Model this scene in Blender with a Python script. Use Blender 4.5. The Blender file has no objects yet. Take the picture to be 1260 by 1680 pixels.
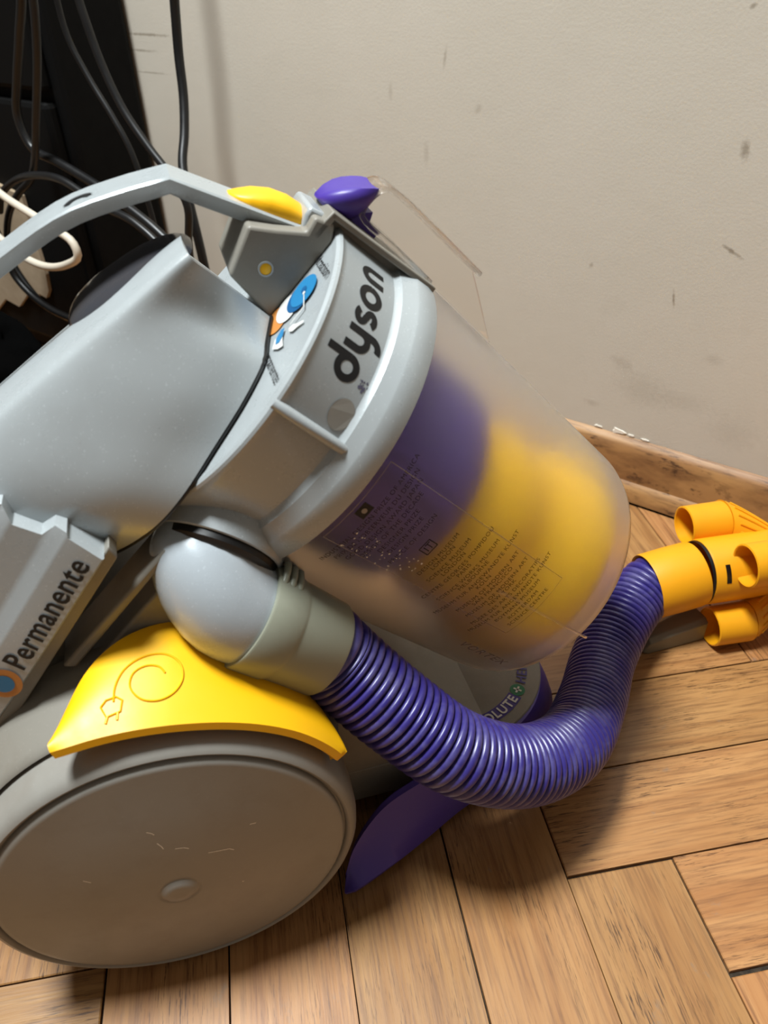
import bpy, bmesh, math, random
from mathutils import Vector, Matrix, noise
random.seed(7)
sc = bpy.context.scene
COL = sc.collection
R = math.radians

# ------------------------------------------------------------------ camera
CAM_H = 0.4774
cam_d = bpy.data.cameras.new('camera')
cam = bpy.data.objects.new('camera', cam_d)
COL.objects.link(cam)
pitch, roll = R(36.91), R(-1.742)
fw = Vector((0, math.cos(pitch), -math.sin(pitch)))
rt0 = Vector((1, 0, 0)); up0 = Vector((0, math.sin(pitch), math.cos(pitch)))
rt = math.cos(roll) * rt0 + math.sin(roll) * up0
up = -math.sin(roll) * rt0 + math.cos(roll) * up0
cam.matrix_world = Matrix(((rt.x, up.x, -fw.x, 0), (rt.y, up.y, -fw.y, 0), (rt.z, up.z, -fw.z, CAM_H), (0, 0, 0, 1)))
cam_d.sensor_fit = 'VERTICAL'
cam_d.sensor_height = 36.0
cam_d.lens = 36.0 * 1272.0 / 1680.0
cam_d.clip_start = 0.01
cam_d.dof.use_dof = True
cam_d.dof.focus_distance = 0.47
cam_d.dof.aperture_fstop = 11.0
sc.camera = cam

# ------------------------------------------------------------------ light
wd = bpy.data.worlds.new('room_light'); sc.world = wd; wd.use_nodes = True
bg = wd.node_tree.nodes['Background']
bg.inputs[0].default_value = (1.0, 0.90, 0.78, 1)
bg.inputs[1].default_value = 0.17
ld = bpy.data.lights.new('ceiling_lamp', 'AREA'); ld.shape = 'DISK'; ld.size = 0.50
ld.energy = 92; ld.color = (0.93, 0.985, 1.0)
lo = bpy.data.objects.new('ceiling_lamp', ld); COL.objects.link(lo)
lo.location = (-0.55, 0.33, 2.30)
lo.rotation_euler = (Vector((0.0, 0.38, 0.2)) - Vector(lo.location)).to_track_quat('-Z', 'Y').to_euler()
sc.view_settings.view_transform = 'Standard'
sc.view_settings.look = 'None'
sc.view_settings.gamma = 1.0
sc.view_settings.use_curve_mapping = False
sc.view_settings.exposure = 0.0
sc.cycles.use_denoising = True
sc.cycles.max_bounces = 14
sc.cycles.transmission_bounces = 12
sc.cycles.transparent_max_bounces = 16
sc.cycles.sample_clamp_indirect = 0.0

# ------------------------------------------------------------------ materials
def lin(c):
    return tuple(((x / 255) / 12.92 if x / 255 <= 0.04045 else ((x / 255 + 0.055) / 1.055) ** 2.4) for x in c) + (1,)

class NT:
    def __init__(s, name):
        s.m = bpy.data.materials.new(name); s.m.use_nodes = True
        s.t = s.m.node_tree; s.n = s.t.nodes; s.p = s.n['Principled BSDF']; s.out = s.n['Material Output']
    def add(s, typ, **kw):
        n = s.n.new(typ)
        for k, v in kw.items(): setattr(n, k, v)
        return n
    def link(s, a, b): s.t.links.new(a, b)
    def math(s, op, a, b=None, c=None):
        n = s.n.new('ShaderNodeMath'); n.operation = op
        for i, x in enumerate((a, b, c)):
            if x is None: continue
            if isinstance(x, (int, float)): n.inputs[i].default_value = x
            else: s.link(x, n.inputs[i])
        return n.outputs[0]
    def mix(s, f, a, b, blend='MIX'):
        n = s.n.new('ShaderNodeMix'); n.data_type = 'RGBA'; n.blend_type = blend
        for k, x in ((0, f), (6, a), (7, b)):
            if isinstance(x, (int, float)): n.inputs[k].default_value = x
            elif isinstance(x, tuple): n.inputs[k].default_value = x
            else: s.link(x, n.inputs[k])
        return n.outputs[2]
    def noise(s, scale, detail=4, rough=0.55, vec=None, dist=0.0):
        n = s.n.new('ShaderNodeTexNoise'); n.inputs['Scale'].default_value = scale
        n.inputs['Detail'].default_value = detail; n.inputs['Roughness'].default_value = rough
        n.inputs['Distortion'].default_value = dist
        if vec is not None: s.link(vec, n.inputs['Vector'])
        return n.outputs[0]
    def ramp(s, f, stops):
        n = s.n.new('ShaderNodeValToRGB'); s.link(f, n.inputs[0])
        e = n.color_ramp.elements
        while len(e) < len(stops): e.new(0.5)
        for el, (p, c) in zip(e, stops):
            el.position = p; el.color = c if isinstance(c, tuple) else (c, c, c, 1)
        return n.outputs[0]
    def coords(s, kind='Object', scale=None):
        tc = s.n.new('ShaderNodeTexCoord'); o = tc.outputs[kind]
        if scale:
            mp = s.n.new('ShaderNodeMapping'); mp.inputs['Scale'].default_value = scale; s.link(o, mp.inputs[0]); o = mp.outputs[0]
        return o
    def bump(s, h, strength=0.2, dist=0.001):
        b = s.n.new('ShaderNodeBump'); b.inputs['Strength'].default_value = strength; b.inputs['Distance'].default_value = dist
        s.link(h, b.inputs['Height']); s.link(b.outputs[0], s.p.inputs['Normal'])

def plastic(name, col, rough=0.4, metallic=0.0, speck=0.0, dirt=0.15, dirtcol=(90, 70, 50), coat=0.0, ior=1.46):
    k = NT(name); v = k.coords('Object')
    base = lin(col)
    c = base
    if speck:
        vo = k.add('ShaderNodeTexVoronoi'); vo.inputs['Scale'].default_value = 1700; k.link(v, vo.inputs['Vector'])
        f = k.ramp(vo.outputs['Color'], [(0.0, 0.0), (0.86, 0.0), (0.95, 1.0)])
        c = k.mix(k.math('MULTIPLY', f, speck), base, tuple(min(1, x * 1.9) for x in base[:3]) + (1,))
    n = k.noise(38, 6, 0.62, v)
    f = k.ramp(n, [(0.5, 0.0), (0.75, 1.0)])
    c = k.mix(k.math('MULTIPLY', f, dirt), c, lin(dirtcol))
    k.link(c, k.p.inputs['Base Color']) if not isinstance(c, tuple) else None
    k.p.inputs['Metallic'].default_value = metallic
    r2 = k.math('MULTIPLY_ADD', k.noise(60, 4, 0.6, v), 0.25, rough - 0.12)
    k.link(r2, k.p.inputs['Roughness'])
    k.p.inputs['IOR'].default_value = ior
    k.p.inputs['Coat Weight'].default_value = coat
    k.bump(k.noise(900, 2, 0.5, v), 0.04, 0.0004)
    return k.m

M = {}
M['silver'] = plastic('silver_plastic', (166, 172, 174), 0.29, 0.15, 0.30, 0.08)
M['silver_dark'] = plastic('base_grey_plastic', (128, 124, 115), 0.45, 0.0, 0.2, 0.25)
M['cyclone_yellow'] = plastic('cyclone_yellow_plastic', (255, 196, 4), 0.4, 0, 0, 0)
M['wheel'] = plastic('wheel_grey_plastic', (140, 137, 130), 0.40, 0.0, 0.1, 0.16)
M['bluegrey'] = plastic('elbow_silver_plastic', (172, 180, 186), 0.26, 0.1, 0.25, 0.05)
M['cuffgrey'] = plastic('green_grey_plastic', (138, 140, 124), 0.38, 0.0, 0.0, 0.12)
M['yellow'] = plastic('yellow_plastic', (246, 184, 10), 0.42, 0.0, 0.0, 0.05, (200, 120, 10))
M['tool_yellow'] = plastic('tool_yellow_plastic', (228, 156, 16), 0.45, 0.0, 0.0, 0.10, (190, 110, 10))
M['purple'] = plastic('purple_plastic', (82, 64, 156), 0.40, 0.0, 0.0, 0.2, (110, 100, 150))
M['latch_purple'] = plastic('latch_purple_plastic', (68, 48, 142), 0.40, 0.0, 0.1, 0.06, (120, 110, 170))
M['black'] = plastic('black_rubber', (14, 13, 13), 0.4, 0, 0, 0)
M['ink'] = plastic('black_print', (14, 14, 16), 0.55, 0, 0, 0)
M['dark_dome'] = plastic('dark_gloss_plastic', (52, 53, 58), 0.16, 0, 0, 0.1)
M['cable'] = plastic('black_cable_rubber', (17, 17, 18), 0.38, 0, 0, 0)
M['white_cable'] = plastic('white_cable_rubber', (205, 195, 178), 0.5, 0, 0, 0.1)
M['cabinet'] = plastic('black_laminate', (3, 3, 3), 0.7, 0, 0, 0, ior=1.25)
M['fabric'] = plastic('black_fabric', (3, 3, 3), 0.95, 0, 0, 0, ior=1.1)
M['scuff'] = plastic('grey_ink_scuff', (82, 80, 100), 0.6, 0, 0, 0)
M['bin_print'] = plastic('brown_print', (52, 40, 38), 0.6, 0, 0, 0)
M['print_blue'] = plastic('blue_print', (36, 116, 164), 0.4, 0, 0, 0)
M['print_blue_dark'] = plastic('dark_blue_print', (24, 84, 132), 0.4, 0, 0, 0)
M['print_white'] = plastic('white_print', (208, 208, 204), 0.4, 0, 0, 0)
M['print_orange'] = plastic('orange_print', (192, 126, 62), 0.4, 0, 0, 0)
M['print_green'] = plastic('green_print', (20, 110, 70), 0.4, 0, 0, 0)
M['print_purple'] = plastic('purple_print', (62, 48, 130), 0.4, 0, 0, 0)
M['crevice_grey'] = plastic('crevice_tool_grey', (120, 112, 95), 0.45, 0, 0, 0.1)
M['plaster'] = plastic('white_plaster', (235, 228, 214), 0.9, 0, 0, 0.1)

# hose: dusty grooves
k = NT('hose_purple_plastic'); v = k.coords('Object')
dust = k.ramp(k.noise(55, 6, 0.65, v), [(0.46, 0.0), (0.68, 1.0)])
c = k.mix(k.math('MULTIPLY', dust, 0.28), lin((50, 42, 114)), lin((132, 128, 155)))
k.link(c, k.p.inputs['Base Color']); k.p.inputs['Roughness'].default_value = 0.33
k.bump(k.noise(500, 3, 0.5, v), 0.08, 0.0005)
M['hose'] = k.m

# clear bin: slightly frosted
def clear(name, rough, tint, haze, trans, ior=1.42):
    k = NT(name); v = k.coords('Object')
    k.p.inputs['Base Color'].default_value = lin(tint)
    k.p.inputs['Transmission Weight'].default_value = 1.0
    k.p.inputs['IOR'].default_value = ior
    k.p.inputs['Roughness'].default_value = rough
    tr = k.add('ShaderNodeBsdfTransparent'); tr.inputs[0].default_value = lin(tint)
    mx = k.add('ShaderNodeMixShader'); mx.inputs[0].default_value = trans
    k.link(k.p.outputs[0], mx.inputs[1]); k.link(tr.outputs[0], mx.inputs[2])
    last = mx.outputs[0]
    if haze:
        df = k.add('ShaderNodeBsdfDiffuse'); df.inputs[0].default_value = lin((205, 196, 186))
        tl = k.add('ShaderNodeBsdfTranslucent'); tl.inputs[0].default_value = lin((250, 246, 240))
        m1 = k.add('ShaderNodeMixShader'); m1.inputs[0].default_value = 0.75
        k.link(df.outputs[0], m1.inputs[1]); k.link(tl.outputs[0], m1.inputs[2])
        m2 = k.add('ShaderNodeMixShader')
        h = k.math('MULTIPLY', k.ramp(k.noise(30, 5, 0.6, v), [(0.3, 0.6), (0.75, 1.0)]), haze)
        k.link(h, m2.inputs[0]); k.link(last, m2.inputs[1]); k.link(m1.outputs[0], m2.inputs[2])
        last = m2.outputs[0]
    k.link(last, k.out.inputs[0])
    return k.m
M['bin'] = clear('frosted_clear_plastic', 0.34, (255, 254, 253), 0.09, 0.0, 1.25)
M['bin_in'] = clear('clear_plastic_inner_face', 0.26, (255, 254, 253), 0.0, 0.0, 1.25)
M['clear'] = clear('clear_plastic', 0.04, (253, 252, 251), 0.0, 0.55)

# wood planks (local x along the grain)
def wood(name, light, mid, dark, seedmul=1.0, rough=0.34, wear=0.5):
    k = NT(name)
    oi = k.add('ShaderNodeObjectInfo')
    tc = k.n.new('ShaderNodeTexCoord')
    comb = k.add('ShaderNodeCombineXYZ')
    off = k.math('MULTIPLY', oi.outputs['Random'], 37.0)
    k.link(off, comb.inputs[0]); k.link(off, comb.inputs[1]); k.link(off, comb.inputs[2])
    va = k.add('ShaderNodeVectorMath'); va.operation = 'ADD'
    k.link(tc.outputs['Object'], va.inputs[0]); k.link(comb.outputs[0], va.inputs[1])
    def mp(sx, sy, sz):
        m_ = k.add('ShaderNodeMapping'); m_.inputs['Scale'].default_value = (sx, sy, sz); k.link(va.outputs[0], m_.inputs[0]); return m_.outputs[0]
    fine = k.noise(1.0, 5, 0.6, mp(22, 420, 60))
    broad = k.noise(1.0, 4, 0.55, mp(5, 60, 8), 1.2)
    pores = k.noise(1.0, 3, 0.7, mp(60, 900, 100))
    c = k.mix(k.ramp(broad, [(0.32, 0.0), (0.68, 1.0)]), lin(mid), lin(light))
    c = k.mix(k.math('MULTIPLY', k.ramp(fine, [(0.46, 0.0), (0.70, 1.0)]), 0.6), c, lin(dark))
    pm = k.math('MULTIPLY', k.ramp(pores, [(0.55, 0.0), (0.63, 1.0)]), k.ramp(k.noise(1.0, 3, 0.5, mp(14, 26, 20)), [(0.42, 0.0), (0.62, 1.0)]))
    c = k.mix(k.math('MULTIPLY', pm, 0.8), c, lin((58, 32, 16)))
    # grey worn patches
    wmask = k.ramp(k.noise(1.0, 6, 0.7, mp(34, 60, 40)), [(0.63, 0.0), (0.71, 1.0)])
    c = k.mix(k.math('MULTIPLY', wmask, wear), c, lin((128, 112, 96)))
    # per plank tone
    hs = k.add('ShaderNodeHueSaturation')
    k.link(c, hs.inputs['Color'])
    k.link(k.math('MULTIPLY_ADD', oi.outputs['Random'], 0.24, 0.84), hs.inputs['Value'])
    k.link(k.math('MULTIPLY_ADD', oi.outputs['Random'], -0.009, 0.504), hs.inputs['Hue'])
    k.link(hs.outputs[0], k.p.inputs['Base Color'])
    k.link(k.math('MULTIPLY_ADD', fine, 0.25, rough - 0.1), k.p.inputs['Roughness'])
    k.bump(fine, 0.15, 0.0006)
    return k.m
M['plank'] = wood('oak_parquet', (178, 132, 82), (156, 108, 62), (98, 60, 32))
M['base_wood'] = wood('pine_skirting', (180, 136, 84), (146, 102, 60), (86, 52, 28), rough=0.5, wear=0.1)
k = NT('joint_dirt'); n = k.noise(180, 5, 0.7, k.coords('Object'))
k.link(k.ramp(n, [(0.35, lin((24, 18, 12))), (0.75, lin((70, 58, 44)))]), k.p.inputs['Base Color']); k.p.inputs['Roughness'].default_value = 0.95
M['dirt'] = k.m

# wall paint with scuffs; local x along wall, local z up
k = NT('beige_wall_paint'); v = k.coords('Object')
base = k.mix(k.ramp(k.noise(3.0, 5, 0.6, v), [(0.35, 0.0), (0.7, 1.0)]), lin((196, 189, 175)), lin((203, 196, 183)))
sm = k.ramp(k.noise(11, 6, 0.62, v), [(0.58, 0.0), (0.80, 1.0)])
sep = k.add('ShaderNodeSeparateXYZ'); k.link(v, sep.inputs[0])
low = k.math('SUBTRACT', 1.0, k.math('MULTIPLY', sep.outputs[2], 3.2)); low = k.math('MAXIMUM', low, 0.12)
base = k.mix(k.math('MULTIPLY', k.math('MULTIPLY', sm, low), 0.42), base, lin((120, 105, 85)))
WALL_MARKS = []
WALL_BASE = base; WALL_NT = k; WALL_V = v
def finish_wall(marks):
    k = WALL_NT; c = WALL_BASE
    wob = k.noise(220, 4, 0.6, WALL_V)
    for (x, z, sx, sz, rot, dens, colr) in marks:
        mp = k.add('ShaderNodeMapping'); mp.vector_type = 'TEXTURE'
        mp.inputs['Location'].default_value = (x, 0, z); mp.inputs['Rotation'].default_value = (0, R(rot), 0)
        mp.inputs['Scale'].default_value = (sx, 1.0, sz); k.link(WALL_V, mp.inputs[0])
        ln = k.add('ShaderNodeVectorMath'); ln.operation = 'LENGTH'
        fl = k.add('ShaderNodeVectorMath'); fl.operation = 'MULTIPLY'; fl.inputs[1].default_value = (1, 0, 1)
        k.link(mp.outputs[0], fl.inputs[0]); k.link(fl.outputs[0], ln.inputs[0])
        d = k.math('ADD', ln.outputs['Value'], k.math('MULTIPLY_ADD', wob, 1.6, -0.8))
        f = k.math('MULTIPLY', k.ramp(d, [(0.25, 1.0), (1.0, 0.0)]), dens)
        c = k.mix(f, c, lin(colr))
    k.link(c, k.p.inputs['Base Color'])
    k.p.inputs['Roughness'].default_value = 0.62
    h = k.math('ADD', k.noise(420, 3, 0.5, WALL_V), k.math('MULTIPLY', k.noise(40, 4, 0.5, WALL_V), 1.5))
    k.bump(h, 0.12, 0.0012)
    return k.m

k = NT('brown_cardboard'); v = k.coords('Object')
k.link(k.mix(k.ramp(k.noise(25, 5, 0.6, v), [(0.35, 0.0), (0.7, 1.0)]), lin((176, 156, 130)), lin((150, 130, 104))), k.p.inputs['Base Color'])
k.p.inputs['Roughness'].default_value = 0.9; M['card'] = k.m

# shroud: perforated look is fine dimples
k = NT('perforated_purple_plastic'); v = k.coords('Object')
vo = k.add('ShaderNodeTexVoronoi'); vo.inputs['Scale'].default_value = 330; vo.inputs['Randomness'].default_value = 0.0; k.link(v, vo.inputs['Vector'])
dots = k.ramp(vo.outputs['Distance'], [(0.30, 1.0), (0.42, 0.0)])
k.link(k.mix(dots, lin((92, 72, 160)), lin((40, 28, 80))), k.p.inputs['Base Color']); k.p.inputs['Roughness'].default_value = 0.5
M['shroud'] = k.m

# ------------------------------------------------------------------ object helpers
def tag(o, label=None, cat=None, group=None, kind=None):
    if label: o['label'] = label
    if cat: o['category'] = cat
    if group: o['group'] = group
    if kind: o['kind'] = kind
    return o

def obj(name, verts, faces, mat, parent=None, smooth=38, bevel=0.0, bseg=2):
    me = bpy.data.meshes.new(name)
    me.from_pydata([tuple(x) for x in verts], [], faces)
    bm = bmesh.new(); bm.from_mesh(me)
    bmesh.ops.remove_doubles(bm, verts=bm.verts, dist=1e-6)
    bmesh.ops.recalc_face_normals(bm, faces=bm.faces)
    bm.to_mesh(me); bm.free()
    if mat is not None: me.materials.append(mat)
    if smooth:
        me.polygons.foreach_set('use_smooth', [True] * len(me.polygons))
        me.set_sharp_from_angle(angle=R(smooth))
    o = bpy.data.objects.new(name, me); COL.objects.link(o)
    if parent is not None: o.parent = parent
    if bevel:
        b = o.modifiers.new('bevel', 'BEVEL'); b.width = bevel; b.segments = bseg; b.limit_method = 'ANGLE'; b.angle_limit = R(35)
        b.harden_normals = False
    return o

class MB:
    def __init__(s): s.v = []; s.f = []
    def add(s, v, f):
        o = len(s.v); s.v += [tuple(x) for x in v]; s.f += [tuple(i + o for i in q) for q in f]
    def box(s, lo, hi):
        x0, y0, z0 = lo; x1, y1, z1 = hi
        s.add([(x0, y0, z0), (x1, y0, z0), (x1, y1, z0), (x0, y1, z0), (x0, y0, z1), (x1, y0, z1), (x1, y1, z1), (x0, y1, z1)],
              [(0, 3, 2, 1), (4, 5, 6, 7), (0, 1, 5, 4), (1, 2, 6, 5), (2, 3, 7, 6), (3, 0, 4, 7)])
    def loft(s, rings, closed=True, caps=True):
        n = len(rings[0]); o = len(s.v)
        for r in rings: s.v += [tuple(p) for p in r]
        for i in range(len(rings) - 1):
            for j in range(n if closed else n - 1):
                a_ = o + i * n + j; b_ = o + i * n + (j + 1) % n
                s.f.append((a_, b_, b_ + n, a_ + n))
        if caps and closed:
            s.f.append(tuple(o + j for j in range(n))[::-1])
            s.f.append(tuple(o + (len(rings) - 1) * n + j for j in range(n)))
    def prism(s, poly, fn, t0, t1):
        """poly of 2d points; fn(p, t) -> 3d"""
        n = len(poly)
        s.add([fn(p, t0) for p in poly] + [fn(p, t1) for p in poly],
              [tuple(range(n))[::-1], tuple(range(n, 2 * n))] + [(i, (i + 1) % n, n + (i + 1) % n, n + i) for i in range(n)])
    def build(s, name, mat, parent=None, **kw): return obj(name, s.v, s.f, mat, parent, **kw)

def crom(pts, n, closed=False):
    P = [Vector(p) for p in pts]; out = []
    for i in range(len(P) - 1):
        p0 = P[i - 1] if i else P[0] * 2 - P[1]; p1 = P[i]; p2 = P[i + 1]; p3 = P[i + 2] if i + 2 < len(P) else P[-1] * 2 - P[-2]
        t = [0.0]
        for a_, b_ in ((p0, p1), (p1, p2), (p2, p3)): t.append(t[-1] + max((b_ - a_).length, 1e-9) ** 0.5)
        for k_ in range(n):
            u = t[1] + (t[2] - t[1]) * k_ / n
            A1 = (t[1] - u) / (t[1] - t[0]) * p0 + (u - t[0]) / (t[1] - t[0]) * p1
            A2 = (t[2] - u) / (t[2] - t[1]) * p1 + (u - t[1]) / (t[2] - t[1]) * p2
            A3 = (t[3] - u) / (t[3] - t[2]) * p2 + (u - t[2]) / (t[3] - t[2]) * p3
            B1 = (t[2] - u) / (t[2] - t[0]) * A1 + (u - t[0]) / (t[2] - t[0]) * A2
            B2 = (t[3] - u) / (t[3] - t[1]) * A2 + (u - t[1]) / (t[3] - t[1]) * A3
            out.append((t[2] - u) / (t[2] - t[1]) * B1 + (u - t[1]) / (t[2] - t[1]) * B2)
    out.append(P[-1].copy())
    return out

def resample(pts, step=None, n=None):
    L = [0.0]
    for a_, b_ in zip(pts, pts[1:]): L.append(L[-1] + (b_ - a_).length)
    if n is None: n = max(2, int(round(L[-1] / step)))
    out = []; j = 0
    for i in range(n + 1):
        d = L[-1] * i / n
        while j < len(L) - 2 and L[j + 1] < d: j += 1
        f = (d - L[j]) / max(L[j + 1] - L[j], 1e-9)
        out.append(pts[j].lerp(pts[j + 1], f))
    return out, L[-1]

def frames(pts):
    T = []
    for i in range(len(pts)):
        T.append((pts[min(i + 1, len(pts) - 1)] - pts[max(i - 1, 0)]).normalized())
    up_ = Vector((0, 0, 1)) if abs(T[0].z) < 0.9 else Vector((1, 0, 0))
    N = [(up_ - up_.dot(T[0]) * T[0]).normalized()]
    for i in range(1, len(pts)):
        n_ = N[-1] - N[-1].dot(T[i]) * T[i]; N.append(n_.normalized())
    return T, N, [t.cross(n_) for t, n_ in zip(T, N)]

def tube(mb, pts, rad, seg=16, caps=True):
    T, N, B = frames(pts)
    rings = []
    for i, p in enumerate(pts):
        r = rad(i) if callable(rad) else rad
        rings.append([p + r * (math.cos(2 * math.pi * j / seg) * N[i] + math.sin(2 * math.pi * j / seg) * B[i]) for j in range(seg)])
    mb.loft(rings, True, caps)

def revolve(mb, org, axis, ref, prof, seg=64, a0=0.0, a1=360.0):
    """prof: (s, r) along axis; angle measured from ref towards axis x ref"""
    org = Vector(org); ax = Vector(axis).normalized(); e1 = Vector(ref); e1 = (e1 - e1.dot(ax) * ax).normalized(); e2 = ax.cross(e1)
    full = abs(a1 - a0) >= 359.9
    n = seg if full else seg + 1
    rings = []
    for s_, r_ in prof:
        r_ = max(r_, 1e-5)
        rings.append([org + ax * s_ + r_ * (math.cos(R(a0 + (a1 - a0) * j / seg)) * e1 + math.sin(R(a0 + (a1 - a0) * j / seg)) * e2) for j in range(n)])
    mb.loft(rings, full, False)

def text2d(body, size=1.0, offset=0.0, spacing=1.0, align='LEFT'):
    cu = bpy.data.curves.new('t', 'FONT'); cu.body = body; cu.size = size; cu.offset = offset; cu.space_character = spacing
    cu.align_x = align; cu.resolution_u = 3; cu.fill_mode = 'FRONT'
    o = bpy.data.objects.new('t', cu); COL.objects.link(o)
    dg = bpy.context.evaluated_depsgraph_get(); dg.update()
    me = bpy.data.meshes.new_from_object(o.evaluated_get(dg))
    vs = [(v_.co.x, v_.co.y) for v_ in me.vertices]; fs = [tuple(p.vertices) for p in me.polygons]
    bpy.data.objects.remove(o); bpy.data.curves.remove(cu); bpy.data.meshes.remove(me)
    return vs, fs

def put2d(mb, vf, fn): mb.add([fn(x, y) for x, y in vf[0]], vf[1])

def ribbon(pts, w):
    """flat stroke of width w along 2d points"""
    vs = []; fs = []
    n = len(pts)
    for i, (x, y) in enumerate(pts):
        x0, y0 = pts[max(i - 1, 0)]; x1, y1 = pts[min(i + 1, n - 1)]
        dx, dy = x1 - x0, y1 - y0; l = math.hypot(dx, dy) or 1
        nx, ny = -dy / l * w / 2, dx / l * w / 2
        vs += [(x + nx, y + ny), (x - nx, y - ny)]
        if i: fs.append((2 * i - 2, 2 * i - 1, 2 * i + 1, 2 * i))
    return vs, fs
def arc2(cx, cy, rx, a0, a1, n=20, ry=None):
    ry = ry or rx
    return [(cx + rx * math.cos(R(a0 + (a1 - a0) * i / n)), cy + ry * math.sin(R(a0 + (a1 - a0) * i / n))) for i in range(n + 1)]
def disc2(cx, cy, rx, ry=None, n=28):
    p = arc2(cx, cy, rx, 0, 360 * (n - 1) / n, n - 1, ry); return p, [tuple(range(n))]

# ------------------------------------------------------------------ floor, wall, skirting
PW = 0.07
AZ = R(9.11); U0 = 0.0785 * PW; V0 = 3.273 * PW
eA = Vector((math.cos(AZ), math.sin(AZ), 0)); eB = Vector((-math.sin(AZ), math.cos(AZ), 0))
WANG = R(36.3)
wn = Vector((-math.sin(WANG), -math.cos(WANG), 0)); wt = Vector((math.cos(WANG), -math.sin(WANG), 0))
WP = Vector((0.2562, 0.63539, 0))                    # front foot of the skirting board
SKD = 0.016                                          # skirting depth
def wallpt(t, off, z): return WP + wt * t + wn * off + Vector((0, 0, z))

fl = MB(); fl.box((-1.9, -0.75, -0.05), (1.5, 2.1, -0.0035))
floor = fl.build('floor', M['dirt'], smooth=0); tag(floor, kind='structure')

def clip(poly, d0):
    """keep the part of a world polygon in front of wall offset d0"""
    out = []
    for i in range(len(poly)):
        p, q = poly[i], poly[(i + 1) % len(poly)]
        dp, dq = (p - WP).dot(wn) - d0, (q - WP).dot(wn) - d0
        if dp >= 0: out.append(p)
        if (dp >= 0) != (dq >= 0): out.append(p.lerp(q, dp / (dp - dq)))
    return out
def add_plank(u0, u1, v0, v1, along_u):
    g = PW * random.uniform(0.003, 0.010); g2 = PW * random.uniform(0.003, 0.010)
    gl = PW * random.uniform(0.008, 0.045)
    if along_u: u0 += gl; v0 += g; v1 -= g2; u1 -= 0.012 * PW
    else: v1 -= gl; u0 += g; u1 -= g2; v0 += 0.012 * PW
    c = [(u0, v0), (u1, v0), (u1, v1), (u0, v1)]
    poly = [eA * (a_ + U0) + eB * (b_ + V0) for a_, b_ in c]
    poly = clip(poly, 0.001)
    if len(poly) < 3: return
    ctr = eA * ((u0 + u1) / 2 + U0) + eB * ((v0 + v1) / 2 + V0)
    if ctr.x < -1.7 or ctr.x > 1.3 or ctr.y < -0.6: return
    ang = AZ if along_u else AZ + math.pi / 2
    inv = Matrix.Rotation(-ang, 3, 'Z')
    lp = [inv @ (p - ctr) for p in poly]
    h = -random.uniform(0, 0.0005)
    tilt = [random.uniform(-0.0002, 0.0) for _ in lp]
    n = len(lp); cl = sum(lp, Vector()) / n
    top = [p + (cl - p).normalized() * 0.0007 for p in lp]
    vs = [(p.x, p.y, -0.012) for p in lp] + [(p.x, p.y, -0.0007 + h) for p in lp] + [(p.x, p.y, h + tl) for p, tl in zip(top, tilt)]
    fs = [tuple(range(n))[::-1], tuple(range(2 * n, 3 * n))]
    for i in range(n):
        j = (i + 1) % n
        fs += [(i, j, n + j, n + i), (n + i, n + j, 2 * n + j, 2 * n + i)]
    o = obj('plank', vs, fs, M['plank'], floor, smooth=0)
    o.location = ctr; o.rotation_euler = (0, 0, ang)
for j in range(-14, 26):
    for m in range(-4, 5):
        left = 2 - j + 10 * m
        if -28 < left < 22: add_plank(left * PW, (left + 5) * PW, j * PW, (j + 1) * PW, True)
for i in range(-26, 22):
    for m in range(-4, 5):
        top = 2 - i + 10 * m
        if -16 < top < 30: add_plank(i * PW, (i + 1) * PW, (top - 5) * PW, top * PW, False)

# wall
wl = MB(); wl.box((-2.2, 0, -0.01), (1.0, 0.1, 2.6))
marks_px = []
wall = wl.build('wall_back', None, smooth=0); tag(wall, kind='structure')
wall.location = wallpt(0, -SKD, 0); wall.rotation_euler = (0, 0, -WANG)

# skirting board, profile (depth, z)
prof = [(-SKD, 0.001), (0.0, 0.001), (0.0, 0.012), (-0.003, 0.018), (-0.006, 0.021), (-0.006, 0.050), (-0.0075, 0.058), (-0.011, 0.063), (-0.0158, 0.0655)]
sk = MB()
sk.loft([[(t, -(d + SKD), z) for d, z in prof] for t in (-2.2, 0.98)], True, True)
skirt = sk.build('baseboard_back', M['base_wood'], smooth=30); tag(skirt, kind='structure')
skirt.location = wallpt(0, -SKD, 0); skirt.rotation_euler = (0, 0, -WANG)
for (t, z, s_, asp) in ((-0.034, 0.0685, 0.0100, 0.42), (-0.021, 0.0678, 0.0035, 0.5), (-0.006, 0.0674, 0.0055, 0.25), (-0.055, 0.0678, 0.0060, 0.22)):
    cm = MB()
    rad = [random.uniform(0.45, 1.15) for _ in range(9)]
    ring = lambda r, h: [(t + r * rad[a_] * math.cos(a_ * 0.698), -0.0004 - h, z + asp * r * rad[a_] * math.sin(a_ * 0.698)) for a_ in range(9)]
    cm.loft([ring(s_, 0.0), ring(s_ * 0.8, 0.0007)])
    ch = cm.build('plaster_chip', M['plaster'], wall, smooth=0)

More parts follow.
